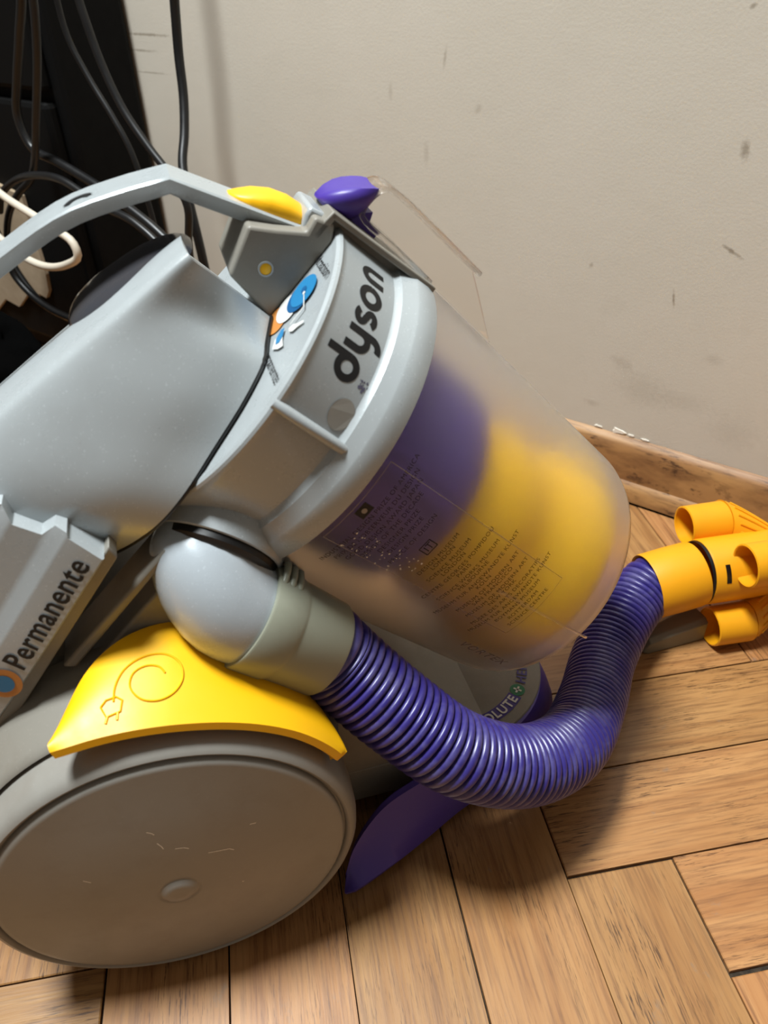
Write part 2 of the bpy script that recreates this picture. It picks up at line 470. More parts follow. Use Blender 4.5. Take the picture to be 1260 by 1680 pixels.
# ------------------------------------------------------------------ vacuum cleaner frame (x forward, y away from camera, z up)
TH = R(15.25)
VO = Vector((-0.1100, 0.20664, 0))
vac = bpy.data.objects.new('vacuum_cleaner', None); COL.objects.link(vac)
vac.location = VO; vac.rotation_euler = (0, 0, TH); vac.empty_display_size = 0.05
tag(vac, 'silver and yellow canister vacuum cleaner with a clear bin and purple hose on the parquet', 'vacuum cleaner')
YC = 0.13
A = Vector((0.1061, YC, 0.27895)); S2 = math.sqrt(0.5)
ax = Vector((S2, 0, -S2)); bx = Vector((S2, 0, S2)); yx = Vector((0, 1, 0))
def BP(s, r, ph): return A + ax * s + r * (-math.cos(R(ph)) * yx + math.sin(R(ph)) * bx)
def SB(s, b, y): return A + ax * s + bx * b + Vector((0, y - YC, 0))

# ---- wheels
WZ = 0.0965
def wheel(name_parent, yo, sgn):
    rootn = MB()
    pr = [(0.046, 0.060), (0.046, 0.090), (0.042, 0.0955), (0.022, 0.0965), (0.0105, 0.0960), (0.0050, 0.0946), (0.0020, 0.0925), (0.0010, 0.0905), (0.0018, 0.0890), (0.0040, 0.0882), (0.0040, 0.0870)]
    revolve(rootn, (0, yo, WZ), (0, sgn, 0), (1, 0, 0), pr, 96)
    w_ = rootn.build('wheel', M['wheel'], name_parent, smooth=50)
    d = MB()
    pd = [(0.0045, 0.0872), (0.0012, 0.0868), (0.0, 0.0855), (-0.0002, 0.0835), (-0.0045, 0.060), (-0.0080, 0.030), (-0.0090, 0.0115), (-0.0090, 0.0105), (-0.0086, 0.0098), (-0.0088, 0.0092), (-0.0104, 0.0075), (-0.0108, 0.004), (-0.0106, 0.0)]
    revolve(d, (0, yo, WZ), (0, sgn, 0), (1, 0, 0), pd, 96)
    dd = d.build('wheel_disc', M['wheel'], w_, smooth=60)
    return w_
nearw = wheel(vac, 0.0, 1)
def disc_pt(u, v):
    r = math.hypot(u, v); prf = [(0.0, -0.0106), (0.0115, -0.0090), (0.030, -0.0080), (0.060, -0.0045), (0.0835, -0.0002), (0.2, 0.0)]
    for (r0, y0), (r1, y1) in zip(prf, prf[1:]):
        if r0 <= r <= r1: return Vector((u, y0 + (y1 - y0) * (r - r0) / (r1 - r0) - 0.0001, WZ + v))
for pts in (((0.018, 0.024), (0.022, 0.023), (0.028, 0.0215), (0.030, 0.0195)), ((-0.003, 0.041), (-0.0015, 0.038), (-0.001, 0.036)), ((-0.006, 0.050), (-0.004, 0.0485), (-0.003, 0.047)), ((0.004, 0.034), (0.008, 0.033), (0.010, 0.0315)), ((-0.040, 0.026), (-0.037, 0.0235)), ((0.030, -0.010), (0.0305, -0.0104), (0.031, -0.0104)), ((0.040, 0.034), (0.043, 0.0335))):
    m = MB(); put2d(m, ribbon([p for p in pts], 0.00045), disc_pt); m.build('scratch', M['plaster'], nearw.children[0], smooth=0)
wheel(vac, 2 * YC, -1)

# wheel arch above the near wheel
m = MB()
pa = [(0.060, 0.0975), (0.021, 0.0975), (0.019, 0.0985), (0.020, 0.1000), (0.024, 0.1012), (0.034, 0.1032), (0.062, 0.1080)]
revolve(m, (0, 0, WZ), (0, 1, 0), (1, 0, 0), pa, 60, -24, -170)
m.build('wheel_arch', M['silver_dark'], vac, smooth=40)

# ---- yellow pedal (crescent on the arch)
m = MB()
PT = ((107, 0.004, 0.1135, 0.010, 0.113), (104, 0.004, 0.1125, 0.022, 0.114), (99, 0.0045, 0.111, 0.038, 0.1165), (94, 0.005, 0.1095, 0.047, 0.1185), (88, 0.005, 0.1085, 0.053, 0.1200),
      (80, 0.005, 0.1075, 0.056, 0.1210), (70, 0.005, 0.107, 0.055, 0.1190), (60, 0.005, 0.107, 0.048, 0.1150), (50, 0.005, 0.107, 0.040, 0.1110), (42, 0.005, 0.1065, 0.032, 0.109), (35, 0.005, 0.106, 0.022, 0.1075), (31.5, 0.005, 0.1055, 0.013, 0.1065), (30, 0.006, 0.105, 0.008, 0.1055))
st = []
def ppt(ang, r, y): return Vector((r * math.cos(R(ang)), y, WZ + r * math.sin(R(ang))))
for ang, ny, nr, fy, fr in PT:
    th = 0.008
    ring = [ppt(ang, nr + (fr - nr) * q / 8 + 0.0022 * math.sin(math.pi * q / 8), ny + (fy - ny) * q / 8) for q in range(9)]
    ring += [ppt(ang, fr - th, fy), ppt(ang, nr - th * 0.75, ny + 0.002), ppt(ang, nr - th * 0.5, ny - 0.0006)]
    st.append(ring)
st = [list(r_) for r_ in zip(*[crom([q[j] for q in st], 4) for j in range(len(st[0]))])]
m.loft(st, True, True)
ped = m.build('pedal', M['yellow'], vac, smooth=35, bevel=0.0012, bseg=3); tag(ped, 'yellow crescent cord rewind pedal')
# moulded plug and spiral on the pedal
def pedal_pt(x, y2, lift):
    ang = 80 - math.degrees(x / 0.112)
    for p_, q_ in zip(PT, PT[1:]):
        if q_[0] <= ang <= p_[0]:
            f = (p_[0] - ang) / (p_[0] - q_[0]); ny, nr, fy, fr = [p_[i] + (q_[i] - p_[i]) * f for i in range(1, 5)]
    f = (y2 - ny) / (fy - ny)
    return ppt(ang, nr + (fr - nr) * f + 0.0022 * math.sin(math.pi * f) + lift, y2)
def emb(dx, dy): return pedal_pt(-0.0085 + dx * 0.00030, 0.0275 - dy * 0.00034, 0.0002)
m = MB()
spi = crom([(x, y, 0) for x, y in ((-56, 26), (-52, 6), (-38, -16), (-12, -30), (20, -30), (40, -14), (42, 8), (28, 26), (4, 34), (-20, 28), (-32, 10), (-26, -8), (-8, -16), (10, -12), (18, -2))], 5)
tube(m, [emb(p.x, p.y) for p in spi], 0.0005, 6)
tube(m, [emb(*p) for p in ((-74, 30), (-68, 44), (-48, 40), (-44, 26), (-52, 20), (-66, 22), (-74, 30))], 0.0005, 6)
tube(m, [emb(*p) for p in ((-66, 43), (-70, 52))], 0.0006, 6)
tube(m, [emb(*p) for p in ((-52, 41), (-54, 50))], 0.0006, 6)
m.build('plug_emblem', M['yellow'], ped, smooth=60)

# ---- lower body and tray
m = MB()
poly = [(-0.13, 0.035), (0.08, 0.022), (0.20, 0.018), (0.215, 0.046), (0.172, 0.062), (0.03, 0.185), (-0.03, 0.198), (-0.10, 0.195), (-0.14, 0.14)]
m.prism(poly, lambda p, t: (p[0], t, p[1]), 0.062, 2 * YC - 0.062)
m.build('chassis', M['silver_dark'], vac, bevel=0.006, bseg=3)
# ribs on the chassis side seen between panel and elbow
m = MB()
m.prism([(-0.030, 0.205), (0.028, 0.262), (0.031, 0.259), (-0.024, 0.203)], lambda p, t: (p[0], t, p[1]), 0.052, 0.075)
m.prism([(-0.020, 0.196), (0.034, 0.250), (0.046, 0.205), (0.0, 0.188)], lambda p, t: (p[0], t, p[1]), 0.056, 0.075)
m.build('side_rib', M['silver_dark'], vac, bevel=0.0015)

# tray under the bin: rounded front, silver top
TCx = 0.19
m = MB()
out = [(0.09, YC - 0.068)] + [(TCx + 0.070 * math.cos(R(q)), YC + 0.070 * math.sin(R(q))) for q in range(-90, 91, 6)] + [(0.09, YC + 0.068)]
m.prism(out, lambda p, t: (p[0], p[1], t), 0.020, 0.0515)
tray = m.build('tray', M['silver_dark'], vac, bevel=0.001)
# purple bumper around the tray
bot = [(0.086, 0.012), (0.0895, 0.0115), (0.1168, 0.0205), (0.1448, 0.032), (0.1754, 0.0455), (0.215, 0.058), (0.250, 0.082), (0.2695, 0.112), (0.2715, 0.130)]
topp = [(0.088, 0.020, 0.012), (0.096, 0.026, 0.028), (0.118, 0.037, 0.043), (0.146, 0.044, 0.049), (0.176, 0.0535, 0.0505), (0.212, 0.0605, 0.0505), (0.240, 0.0795, 0.0505), (0.2565, 0.108, 0.0505), (0.2595, 0.130, 0.0505)]
bl = resample(crom([(x, y, 0.003) for x, y in bot], 8), n=40)[0]
tl = resample(crom(topp, 8), n=40)[0]
half = []
for p, q in zip(bl, tl):
    d_ = Vector((p.x - 0.15, p.y - YC, 0)).normalized()
    inn = -d_
    half.append([p + inn * 0.006 + Vector((0, 0, 0.001)), p, p + d_ * 0.003 + Vector((0, 0, 0.007)), p.lerp(q, 0.5) + d_ * 0.0035, q + d_ * 0.0015 + Vector((0, 0, -0.004)), q, q + inn * 0.004 + Vector((0, 0, 0.0004)), q + inn * 0.007 + Vector((0, 0, -0.004))])
mir = [[Vector((p.x, 2 * YC - p.y, p.z)) for p in r_] for r_ in half[::-1][1:]]
m = MB(); m.loft(half + mir, True, True)
bump_o = m.build('bumper', M['purple'], vac, smooth=50); tag(bump_o, 'purple bumper skirt')
# badge ring with lettering
def ring_fn(r0, a_mid, z=0.0519):
    return lambda x, y: Vector((TCx + (r0 - y) * math.cos(R(a_mid) + x / r0), YC + (r0 - y) * math.sin(R(a_mid) + x / r0), z))
m = MB()
RB = 0.0605
band = [(TCx + rr * math.cos(R(q)), YC + rr * math.sin(R(q))) for rr, qs in ((0.0615, range(-100, -47, 4)), (0.0520, range(-48, -101, -4))) for q in qs]
m.add([(x, y, 0.0518) for x, y in band], [tuple(range(len(band)))])
m.build('badge_band', M['print_purple'], tray, smooth=0)
m = MB(); t_ = text2d('ABSOLUTE', 0.0095, 0.00025, 1.12, 'RIGHT'); put2d(m, t_, ring_fn(0.0600, -50.0, 0.0522)); m.build('badge_lettering', M['print_white'], tray, smooth=0)
m = MB(); dsc = disc2(0, 0, 0.0052); put2d(m, dsc, lambda x, y: Vector((TCx + 0.0565 * math.cos(R(-43)) + x, YC + 0.0565 * math.sin(R(-43)) + y, 0.0519))); m.build('badge_dot', M['print_green'], tray, smooth=0)
m = MB()
for ww, hh in ((0.0058, 0.0014), (0.0014, 0.0058)):
    cs, sn = math.cos(R(47)), math.sin(R(47))
    m.add([(TCx + 0.0565 * math.cos(R(-43)) + (a_ * ww / 2) * cs - (b_ * hh / 2) * sn, YC + 0.0565 * math.sin(R(-43)) + (a_ * ww / 2) * sn + (b_ * hh / 2) * cs, 0.0523) for a_, b_ in ((-1, -1), (1, -1), (1, 1), (-1, 1))], [(0, 1, 2, 3)])
m.build('badge_cross', M['print_white'], tray, smooth=0)
m = MB(); t_ = text2d('HEPA', 0.0098, 0.0002, 1.1); put2d(m, t_, ring_fn(0.0600, -36.5, 0.0522)); m.build('badge_lettering', M['print_purple'], tray, smooth=0)

# ---- motor shell
seam = [(.0922, .1037, .3400), (.0873, .0894, .3351), (.0841, .0786, .3319), (.0727, .0676, .3205), (.0565, .0596, .3043), (.0405, .0527, .2882), (.0280, .0530, .2758), (.0150, .0590, .2640), (.0010, .0735, .2485)]
crease = [(.0610, .0860, .3765), (.0555, .0850, .3735), (.0500, .0845, .3700), (.0314, .0832, .3582), (.0040, .0810, .3413), (-.0244, .0800, .3229), (-.055, .080, .302), (-.085, .082, .277), (-.110, .086, .250)]
sL = resample(crom(seam, 8), n=44)[0]
cL = resample(crom(crease, 8), n=44)[0]
rows = []
for i, (s_, c_) in enumerate(zip(sL, cL)):
    u = i / 44
    bul = 0.0060 * math.sin(math.pi * min(1, u * 0.85 + 0.06))
    nrm = Vector((-0.15, -0.85, 0.45)).normalized()
    p1 = s_.lerp(c_, 0.33) + nrm * bul * 0.9; p2 = s_.lerp(c_, 0.70) + nrm * bul * 0.85
    p3 = s_.lerp(c_, 0.955) + nrm * bul * 0.16
    cc = c_ + Vector((0, 0.002, 0.0005))
    q1 = Vector((c_.x - 0.001, c_.y + 0.010, c_.z + 0.0010)); q2 = Vector((c_.x - 0.001, YC - 0.020, c_.z + 0.0008)); q3 = Vector((c_.x - 0.001, YC, c_.z - 0.006))
    near = crom([s_, p1, p2, p3, cc, q1, q2, q3], 5)
    far = [Vector((p.x, 2 * YC - p.y, p.z - 0.55 * max(0.0, YC - p.y))) for p in near[::-1][1:]]
    rows.append(near + far)
m = MB(); m.loft(rows, False, False)
nR = len(rows[0])
m.f.append(tuple(range(nR)))
m.f.append(tuple((len(rows) - 1) * nR + j for j in range(nR))[::-1])
# back wall of the seam side, set a little inside
m.f.append(tuple(i * nR for i in range(len(rows))) + tuple(i * nR + nR - 1 for i in range(len(rows)))[::-1])
shell = m.build('motor_shell', M['silver'], vac, smooth=40)
# thin dark gasket following the seam
m = MB(); tube(m, [p + Vector((0.0004, 0.0012, -0.0006)) for p in sL], 0.0013, 8); m.build('seam_gasket', M['black'], shell)

# dark dome on top of the shell
sd = Vector((0.898, 0, 0.440)); sn_ = Vector((-0.440, 0, 0.898))
m = MB(); rings = []
DC = Vector((0.0345, YC - 0.006, 0.3578))
for q in range(9):
    f = q / 8; rr = math.cos(f * math.pi / 2); hh = math.sin(f * math.pi / 2)
    rings.append([DC + sd * (0.0325 * max(rr, 0.01) * math.copysign(abs(math.cos(R(t))) ** 0.75, math.cos(R(t)))) + yx * (0.0260 * max(rr, 0.01) * math.copysign(abs(math.sin(R(t))) ** 0.75, math.sin(R(t)))) + sn_ * (0.0085 * hh - 0.002) for t in range(0, 360, 10)])
m.loft(rings, True, True)
dome = m.build('filter_cover', M['dark_dome'], vac, smooth=60); tag(dome, 'dark glossy domed cover')

# ---- lettered side panel (rear, near side)
PY = 0.047
def pan(p, t): return (p[0], t, p[1])
m = MB()
# along edge direction e (up-forward) and across direction g (rear-up)
P0 = Vector((0.0037, 0, 0.2685)); P1 = Vector((-0.0622, 0, 0.1868))
pe = (P1 - P0).normalized(); pg = Vector((-0.78, 0, 0.626))
def pnl(u, w_, y): q = P0 + pe * u + pg * w_; return Vector((q.x, y, q.z))
stations = [(0.0, 0.0452), (0.001, 0.0440), (0.0165, 0.0478), (0.0180, 0.0484), (0.0225, 0.0522), (0.025, 0.0530), (0.0365, 0.0558), (0.0385, 0.0564), (0.0430, 0.0600), (0.047, 0.0608), (0.075, 0.0670)]
rings = []
ends = [0.0, 0.0, -0.002, -0.004, -0.003, 0.004, 0.006, 0.004, 0.001, 0.004, 0.01]
for (w_, y), e0 in zip(stations, ends):
    row = []
    for q in range(15):
        u = e0 + (0.118 - e0) * q / 14
        yy = y + 0.22 * max(0, u - 0.055) ** 1.4
        row.append(pnl(u, w_, yy))
    row += [Vector((p.x, 0.078, p.z)) for p in row[::-1]]
    rings.append(row)
m.loft(rings, True, True)
panel = m.build('side_panel', M['silver'], vac, smooth=25)
m = MB()
m.prism([(-0.004, 0), (0.112, 0), (0.112, -0.007), (0.0, -0.006)], lambda p, t: pnl(p[0], p[1], t), 0.049, 0.074)
m.build('panel_edge', M['silver_dark'], panel, bevel=0.0008)
m = MB(); t_ = text2d('Permanente', 0.0165, 0.00028, 1.06)
wid = max(x for x, y in t_[0])
sc_ = 0.0665 / wid
def ptxt(x, y): u = 0.0715 - x * sc_; return pnl(u, 0.0035 + y * 0.86, 0.0440 - 0.0005 + 0.0038 * (0.0025 + y * 0.86) / 0.0155 + 0.22 * max(0, u - 0.055) ** 1.4)
put2d(m, t_, ptxt); m.build('panel_lettering', M['ink'], panel, smooth=0)
for rr, mt, lift in ((0.0088, 'print_orange', 0.0), (0.0052, 'print_blue', -0.0003)):
    m = MB(); put2d(m, disc2(0, 0, rr), lambda x, y: pnl(0.0830 + x, 0.0075 + y * 0.9, 0.0440 + 0.0038 * (0.0065 + y * 0.9) / 0.0155 + lift + 0.22 * max(0, 0.083 + x - 0.055) ** 1.4 - 0.0006)); m.build('panel_badge', M[mt], panel, smooth=0)
# yellow rear panel low on the near side
m = MB()
m.prism([(-0.0480, 0.195), (-0.0600, 0.152), (-0.080, 0.140), (-0.12, 0.14), (-0.12, 0.2), (-0.07, 0.21)], pan, 0.052, 0.063)
m.build('rear_panel', M['yellow'], vac, bevel=0.002)

# ---- cyclone collar
m = MB()
pc = [(0.004, 0.0880), (0.004, 0.0908), (-0.0005, 0.0914), (-0.0075, 0.0908), (-0.0085, 0.0902), (-0.0150, 0.0870), (-0.0165, 0.0848), (-0.0175, 0.0842), (-0.0455, 0.0830), (-0.0475, 0.0832), (-0.0490, 0.0838), (-0.0503, 0.0832), (-0.0511, 0.0815), (-0.0508, 0.0795), (-0.0505, 0.0780), (-0.0505, 0.010)]
revolve(m, A, ax, -yx, pc, 128)
collar = m.build('collar', M['silver'], vac, smooth=28)
# rib across the recess
m = MB()
for ph in (12.1,):
    rings = []
    for dphi, dr in ((-1.9, -0.001), (-1.4, 0.0032), (0.0, 0.0046), (1.4, 0.0032), (1.9, -0.001)):
        rings.append([BP(-0.0505, 0.0822 + dr * 0.35, ph + dphi), BP(-0.045, 0.0830 + dr, ph + dphi), BP(-0.016, 0.0846 + dr, ph + dphi), BP(-0.011, 0.0870 + dr * 0.2, ph + dphi)])
    m.loft(rings, False, False)
m.build('collar_rib', M['silver'], collar, smooth=60)
# flat darker disc on the collar, paints in the shade of a round recess
m = MB(); put2d(m, disc2(0, 0, 0.0072, 0.006), lambda x, y: BP(-0.0225 + y, 0.0842 - 0.0012 * (0.005 - y) / 0.028 + 0.0003, 20 + math.degrees(x / 0.084))); m.build('recess_shade', M['wheel'], collar, smooth=0)

# logo strokes
def cr(s_): return 0.0842 - 0.0012 * (-0.0175 - s_) / 0.028
W_ = 0.27
def dy():
    out = []
    r_ = 0.365; cx = 0.5
    out.append(ribbon(arc2(cx, 0.5, r_, 0, 360, 40, 0.375), W_)); out.append(ribbon([(cx + r_, 0.5), (cx + r_, 1.48)], W_))
    x = 1.12
    out.append(ribbon([(x + 0.135, 1.0), (x + 0.135, 0.52)] + arc2(x + 0.135 + 0.31, 0.47, 0.31, 180, 360, 20, 0.34), W_))
    out.append(ribbon([(x + 0.755, 1.0), (x + 0.755, 0.0)] + arc2(x + 0.755 - 0.33, 0.0, 0.33, 0, -100, 14, 0.36), W_))
    x = 2.12
    out.append(ribbon(arc2(x + 0.36, 0.695, 0.235, 35, 265, 18, 0.18) + arc2(x + 0.36, 0.300, 0.245, 85, -150, 20, 0.175), W_ * 0.93))
    x = 2.88
    out.append(ribbon(arc2(x + 0.5, 0.5, 0.365, 0, 360, 40, 0.375), W_))
    x = 4.02
    out.append(ribbon([(x + 0.135, 0.0), (x + 0.135, 0.55)] + arc2(x + 0.135 + 0.29, 0.53, 0.29, 180, 0, 20, 0.34) + [(x + 0.715, 0.0)], W_))
    return out
SC = 0.0615 / 4.87
m = MB()
for vf in dy():
    put2d(m, vf, lambda x, y: BP(-0.0245 - y * SC * 0.98, cr(-0.0245 - y * SC * 0.98) + 0.00015, 28.0 + math.degrees(x * SC / 0.084)))
m.build('logo_lettering', M['ink'], collar, smooth=0)
# scuff of ink under the logo
m = MB()
for i in range(26):
    cx_, cy_ = random.gauss(0, 0.0016), random.gauss(0, 0.0013)
    put2d(m, disc2(cx_, cy_, random.uniform(0.0002, 0.0008), random.uniform(0.0002, 0.0006), 9), lambda x, y: BP(-0.0205 + y, cr(-0.0205 + y) + 0.00012, 30 + math.degrees(x / 0.084)))
m.build('ink_scuff', M['scuff'], collar, smooth=0)
# printed sticker on the end face: coordinates (b, lateral)
FS = -0.0509
def face_pt(b, l, k_=0): return A + ax * (FS - 0.0002 * (k_ + 1)) + bx * b + yx * l
def put_face(name, mat, shapes, k_):
    m = MB()
    for sh in shapes: m.add([face_pt(b, l, k_) for b, l in sh], [tuple(range(len(sh)))])
    m.build(name, M[mat], collar, smooth=0)
def ell(b, l, rb, rl, n=26, rot=0):
    o = []
    for i in range(n):
        x, y = rb * math.cos(2 * math.pi * i / n), rl * math.sin(2 * math.pi * i / n)
        o.append((b + x * math.cos(R(rot)) - y * math.sin(R(rot)), l + x * math.sin(R(rot)) + y * math.cos(R(rot))))
    return o
put_face('sticker_orange', 'print_orange', [ell(0.0345, -0.0300, 0.0075, 0.0085)], 0)
put_face('sticker_white', 'print_white', [ell(0.0420, -0.0315, 0.0075, 0.0085)], 1)
put_face('sticker_blue_side', 'print_blue_dark', [ell(0.0500, -0.0340, 0.0085, 0.0085)], 2)
put_face('sticker_blue', 'print_blue', [ell(0.0530, -0.0340, 0.0085, 0.0085)], 3)
put_face('sticker_core', 'print_blue_dark', [ell(0.0535, -0.0340, 0.0018, 0.0022)], 4)
put_face('sticker_line', 'print_white', [[(0.0530, -0.0370), (0.0524, -0.0374), (0.0494, -0.0462), (0.0500, -0.0466)], [(0.0500, -0.0466), (0.0494, -0.0460), (0.0400, -0.0470), (0.0402, -0.0476)], ell(0.0528, -0.0368, 0.0008, 0.001)], 5)
put_face('sticker_hand', 'print_white', [[(0.0385, -0.0475), (0.0410, -0.0480), (0.0435, -0.0515), (0.0465, -0.0540), (0.0460, -0.0552), (0.0425, -0.0535), (0.0395, -0.0525), (0.0380, -0.0500)]], 2)
put_face('sticker_hand', 'print_white', [[(0.0355, -0.0455), (0.0335, -0.0430), (0.0300, -0.0440), (0.0270, -0.0480), (0.0295, -0.0525), (0.0325, -0.0545), (0.0335, -0.0500)]], 2)
put_face('sticker_glove', 'print_blue', [[(0.0370, -0.0440), (0.0350, -0.0425), (0.0310, -0.0445), (0.0295, -0.0480), (0.0315, -0.0495), (0.0345, -0.0480)]], 3)
for body, b0, l0, wdt in (('Filtration', 0.0660, -0.0180, 0.0245), ('Permanente', 0.0232, -0.0390, 0.0330)):
    t_ = text2d(body, 0.0080, 0.00003, 1.0); ww = max(x for x, y in t_[0]); m = MB()
    put2d(m, t_, lambda x, y: face_pt(b0 + y * 0.95 - 0.002, l0 - x * wdt / ww, 1)); m.build('sticker_lettering', M['ink'], collar, smooth=0)

# bracket on top of the collar
m = MB()
m.prism([(-0.0565, 0.070), (-0.0565, 0.0835), (0.0025, 0.0880), (0.0025, 0.070)], lambda p, t: SB(p[0], p[1], t), 0.1145, 0.1455)
bracket = m.build('bracket', M['silver_dark'], vac, bevel=0.0008)
m = MB()
m.prism([(-0.0580, 0.0830), (-0.0580, 0.0860), (0.0035, 0.0908), (0.0035, 0.0878)], lambda p, t: SB(p[0], p[1], t), 0.1085, 0.1515)
m.prism([(-0.0600, 0.0720), (-0.0585, 0.0860), (-0.0555, 0.0860), (-0.0560, 0.0720)], lambda p, t: SB(p[0], p[1], t), 0.1085, 0.1515)
m.build('bracket_rim', M['silver_dark'], bracket, bevel=0.0007)

# ---- carrying handle with its front block
top = [(-0.098, 0.235), (-0.088, 0.285), (-0.066, 0.336), (-0.040, 0.3585), (-0.0135, 0.3748), (0.0150, 0.3893), (0.0405, 0.3958), (0.0600, 0.3990)]
front = [(0.0600, 0.3990), (0.0790, 0.3898), (0.1000, 0.3797), (0.1160, 0.3720)]
tp = resample(crom([(x, 0, z) for x, z in top], 8), n=30)[0] + resample([Vector((x, 0, z)) for x, z in front], n=8)[0][1:]
rings = []
HW = 0.0130
for i, p in enumerate(tp):
    t_ = (tp[min(i + 1, len(tp) - 1)] - tp[max(i - 1, 0)]).normalized(); n_ = Vector((-t_.z, 0, t_.x))
    hh = 0.0075
    sec = [(-HW, -0.0008), (-HW + 0.0010, 0.0), (HW - 0.0010, 0.0), (HW, -0.0008), (HW - 0.0012, -hh + 0.002), (HW - 0.004, -hh), (-HW + 0.004, -hh), (-HW + 0.0026, -hh + 0.001)]
    rings.append([p + n_ * z_ + Vector((0, YC + y_, 0)) for y_, z_ in sec])
m = MB(); m.loft(rings, True, True)
handle = m.build('handle', M['silver'], vac, smooth=30)
def mark_pt(x, y):
    X = 0.0225 + x * 0.95
    for p, q in zip(tp, tp[1:]):
        if p.x <= X <= q.x:
            t_ = (q - p).normalized(); pt = p.lerp(q, (X - p.x) / (q.x - p.x))
            return pt + Vector((-t_.z, 0, t_.x)) * 0.0005 + Vector((0, YC - 0.0080 + y, 0))
m = MB(); put2d(m, ribbon(arc2(0, 0, 0.0056, 30, 165, 20, 0.0070), 0.0032), lambda x, y: mark_pt(x, y))
m.build('handle_mark', M['ink'], handle, smooth=0)
m = MB()
m.prism([(0.0880, 0.3790), (0.0772, 0.3591), (0.0929, 0.3373), (0.1241, 0.3683), (0.1256, 0.3755), (0.1172, 0.3795), (0.1130, 0.3735), (0.1000, 0.3760)], pan, 0.1085, 0.1515)
block = m.build('handle_block', M['silver_dark'], vac, bevel=0.0016, bseg=3)
m = MB(); m.prism([(0.1120, 0.3715), (0.1245, 0.3700), (0.1262, 0.3765), (0.1168, 0.3822), (0.1140, 0.379)], pan, 0.1150, 0.1450)
m.build('block_top', M['silver'], block, bevel=0.0015)
m = MB(); revolve(m, (0.0933, 0.1083, 0.3600), (0, 1, 0), (1, 0, 0), [(0.0015, 0.0029), (0.0004, 0.0029), (-0.0002, 0.0024), (-0.0003, 0.0)], 24)
m.build('screw_plug', M['yellow'], block, smooth=60)
m = MB(); revolve(m, (0.0933, 0.1083, 0.3600), (0, 1, 0), (1, 0, 0), [(0.001, 0.0027), (-0.0004, 0.0027), (-0.0004, 0.0034), (0.001, 0.0036)], 24)
m.build('plug_ring', M['silver'], block, smooth=60)
# yellow button
bt = [(0.0835, 0.3878, 0.003, 0.0006), (0.0870, 0.3861, 0.0075, 0.0025), (0.0920, 0.3837, 0.0100, 0.0055), (0.0990, 0.3803, 0.0110, 0.0078), (0.1060, 0.3769, 0.0110, 0.0080), (0.1120, 0.3740, 0.0105, 0.0066), (0.1165, 0.3716, 0.0090, 0.0040), (0.1185, 0.3700, 0.006, 0.0012)]
rings = []
for x, z, hw, hh in bt:
    n_ = Vector((0.43, 0, 0.90)); o_ = Vector((x, YC, z))
    rings.append([o_ + yx * (hw * math.cos(R(t))) + n_ * (hh * max(0, math.sin(R(t))) ** 0.6 if 0 <= t <= 180 else -0.002) for t in list(range(0, 181, 15)) + [210, 270, 330]])
m = MB(); m.loft(rings, True, True)
m.build('release_button', M['yellow'], handle, smooth=55)

# ---- purple bin latch
m = MB()
lp = [(-0.0612, 0.0842), (-0.0612, 0.0900), (-0.0580, 0.0965), (-0.0535, 0.1010), (-0.0490, 0.1045), (-0.0450, 0.1062), (-0.0430, 0.1015), (-0.0425, 0.0950), (-0.0440, 0.0880), (-0.0500, 0.0850)]
def latchpt(p, t):
    y = YC + (-0.0135 if t == 0 else 0.0135) * (0.72 + 0.28 * (1 - (p[1] - 0.084) / 0.023))
    return SB(p[0], p[1], y)
LS = [(-0.0618, 0.0842, 0.0862, 0.004), (-0.0600, 0.0838, 0.0908, 0.0085), (-0.0575, 0.0838, 0.0950, 0.0115), (-0.0545, 0.0842, 0.0985, 0.0132), (-0.0510, 0.0850, 0.1018, 0.0138), (-0.0475, 0.0862, 0.1047, 0.0134), (-0.0450, 0.0872, 0.1062, 0.0122), (-0.0435, 0.0885, 0.1055, 0.0095), (-0.0428, 0.0920, 0.1020, 0.006)]
rings = []
for s_, b0, b1, hw in LS:
    hgt = b1 - b0
    rings.append([SB(s_, b0 + hgt * f, YC + hw * y_) for y_, f in ((-0.62, 0.02), (-0.86, 0.22), (-1.0, 0.55), (-0.97, 0.82), (-0.86, 0.97), (-0.5, 0.945), (0, 0.93), (0.5, 0.945), (0.86, 0.97), (0.97, 0.82), (1.0, 0.55), (0.86, 0.22), (0.62, 0.02), (0, 0.0))])
m.loft(rings, True, True)
latch = m.build('bin_latch', M['latch_purple'], vac, smooth=42); tag(latch, 'purple thumb latch')
m = MB(); m.prism([(-0.0445, 0.0868), (-0.030, 0.0880), (-0.030, 0.0912), (-0.0365, 0.0918), (-0.0385, 0.0965), (-0.0445, 0.0905)], lambda p, t: SB(p[0], p[1], t), 0.124, 0.136)
m.build('latch_tongue', M['latch_purple'], latch, bevel=0.0004)

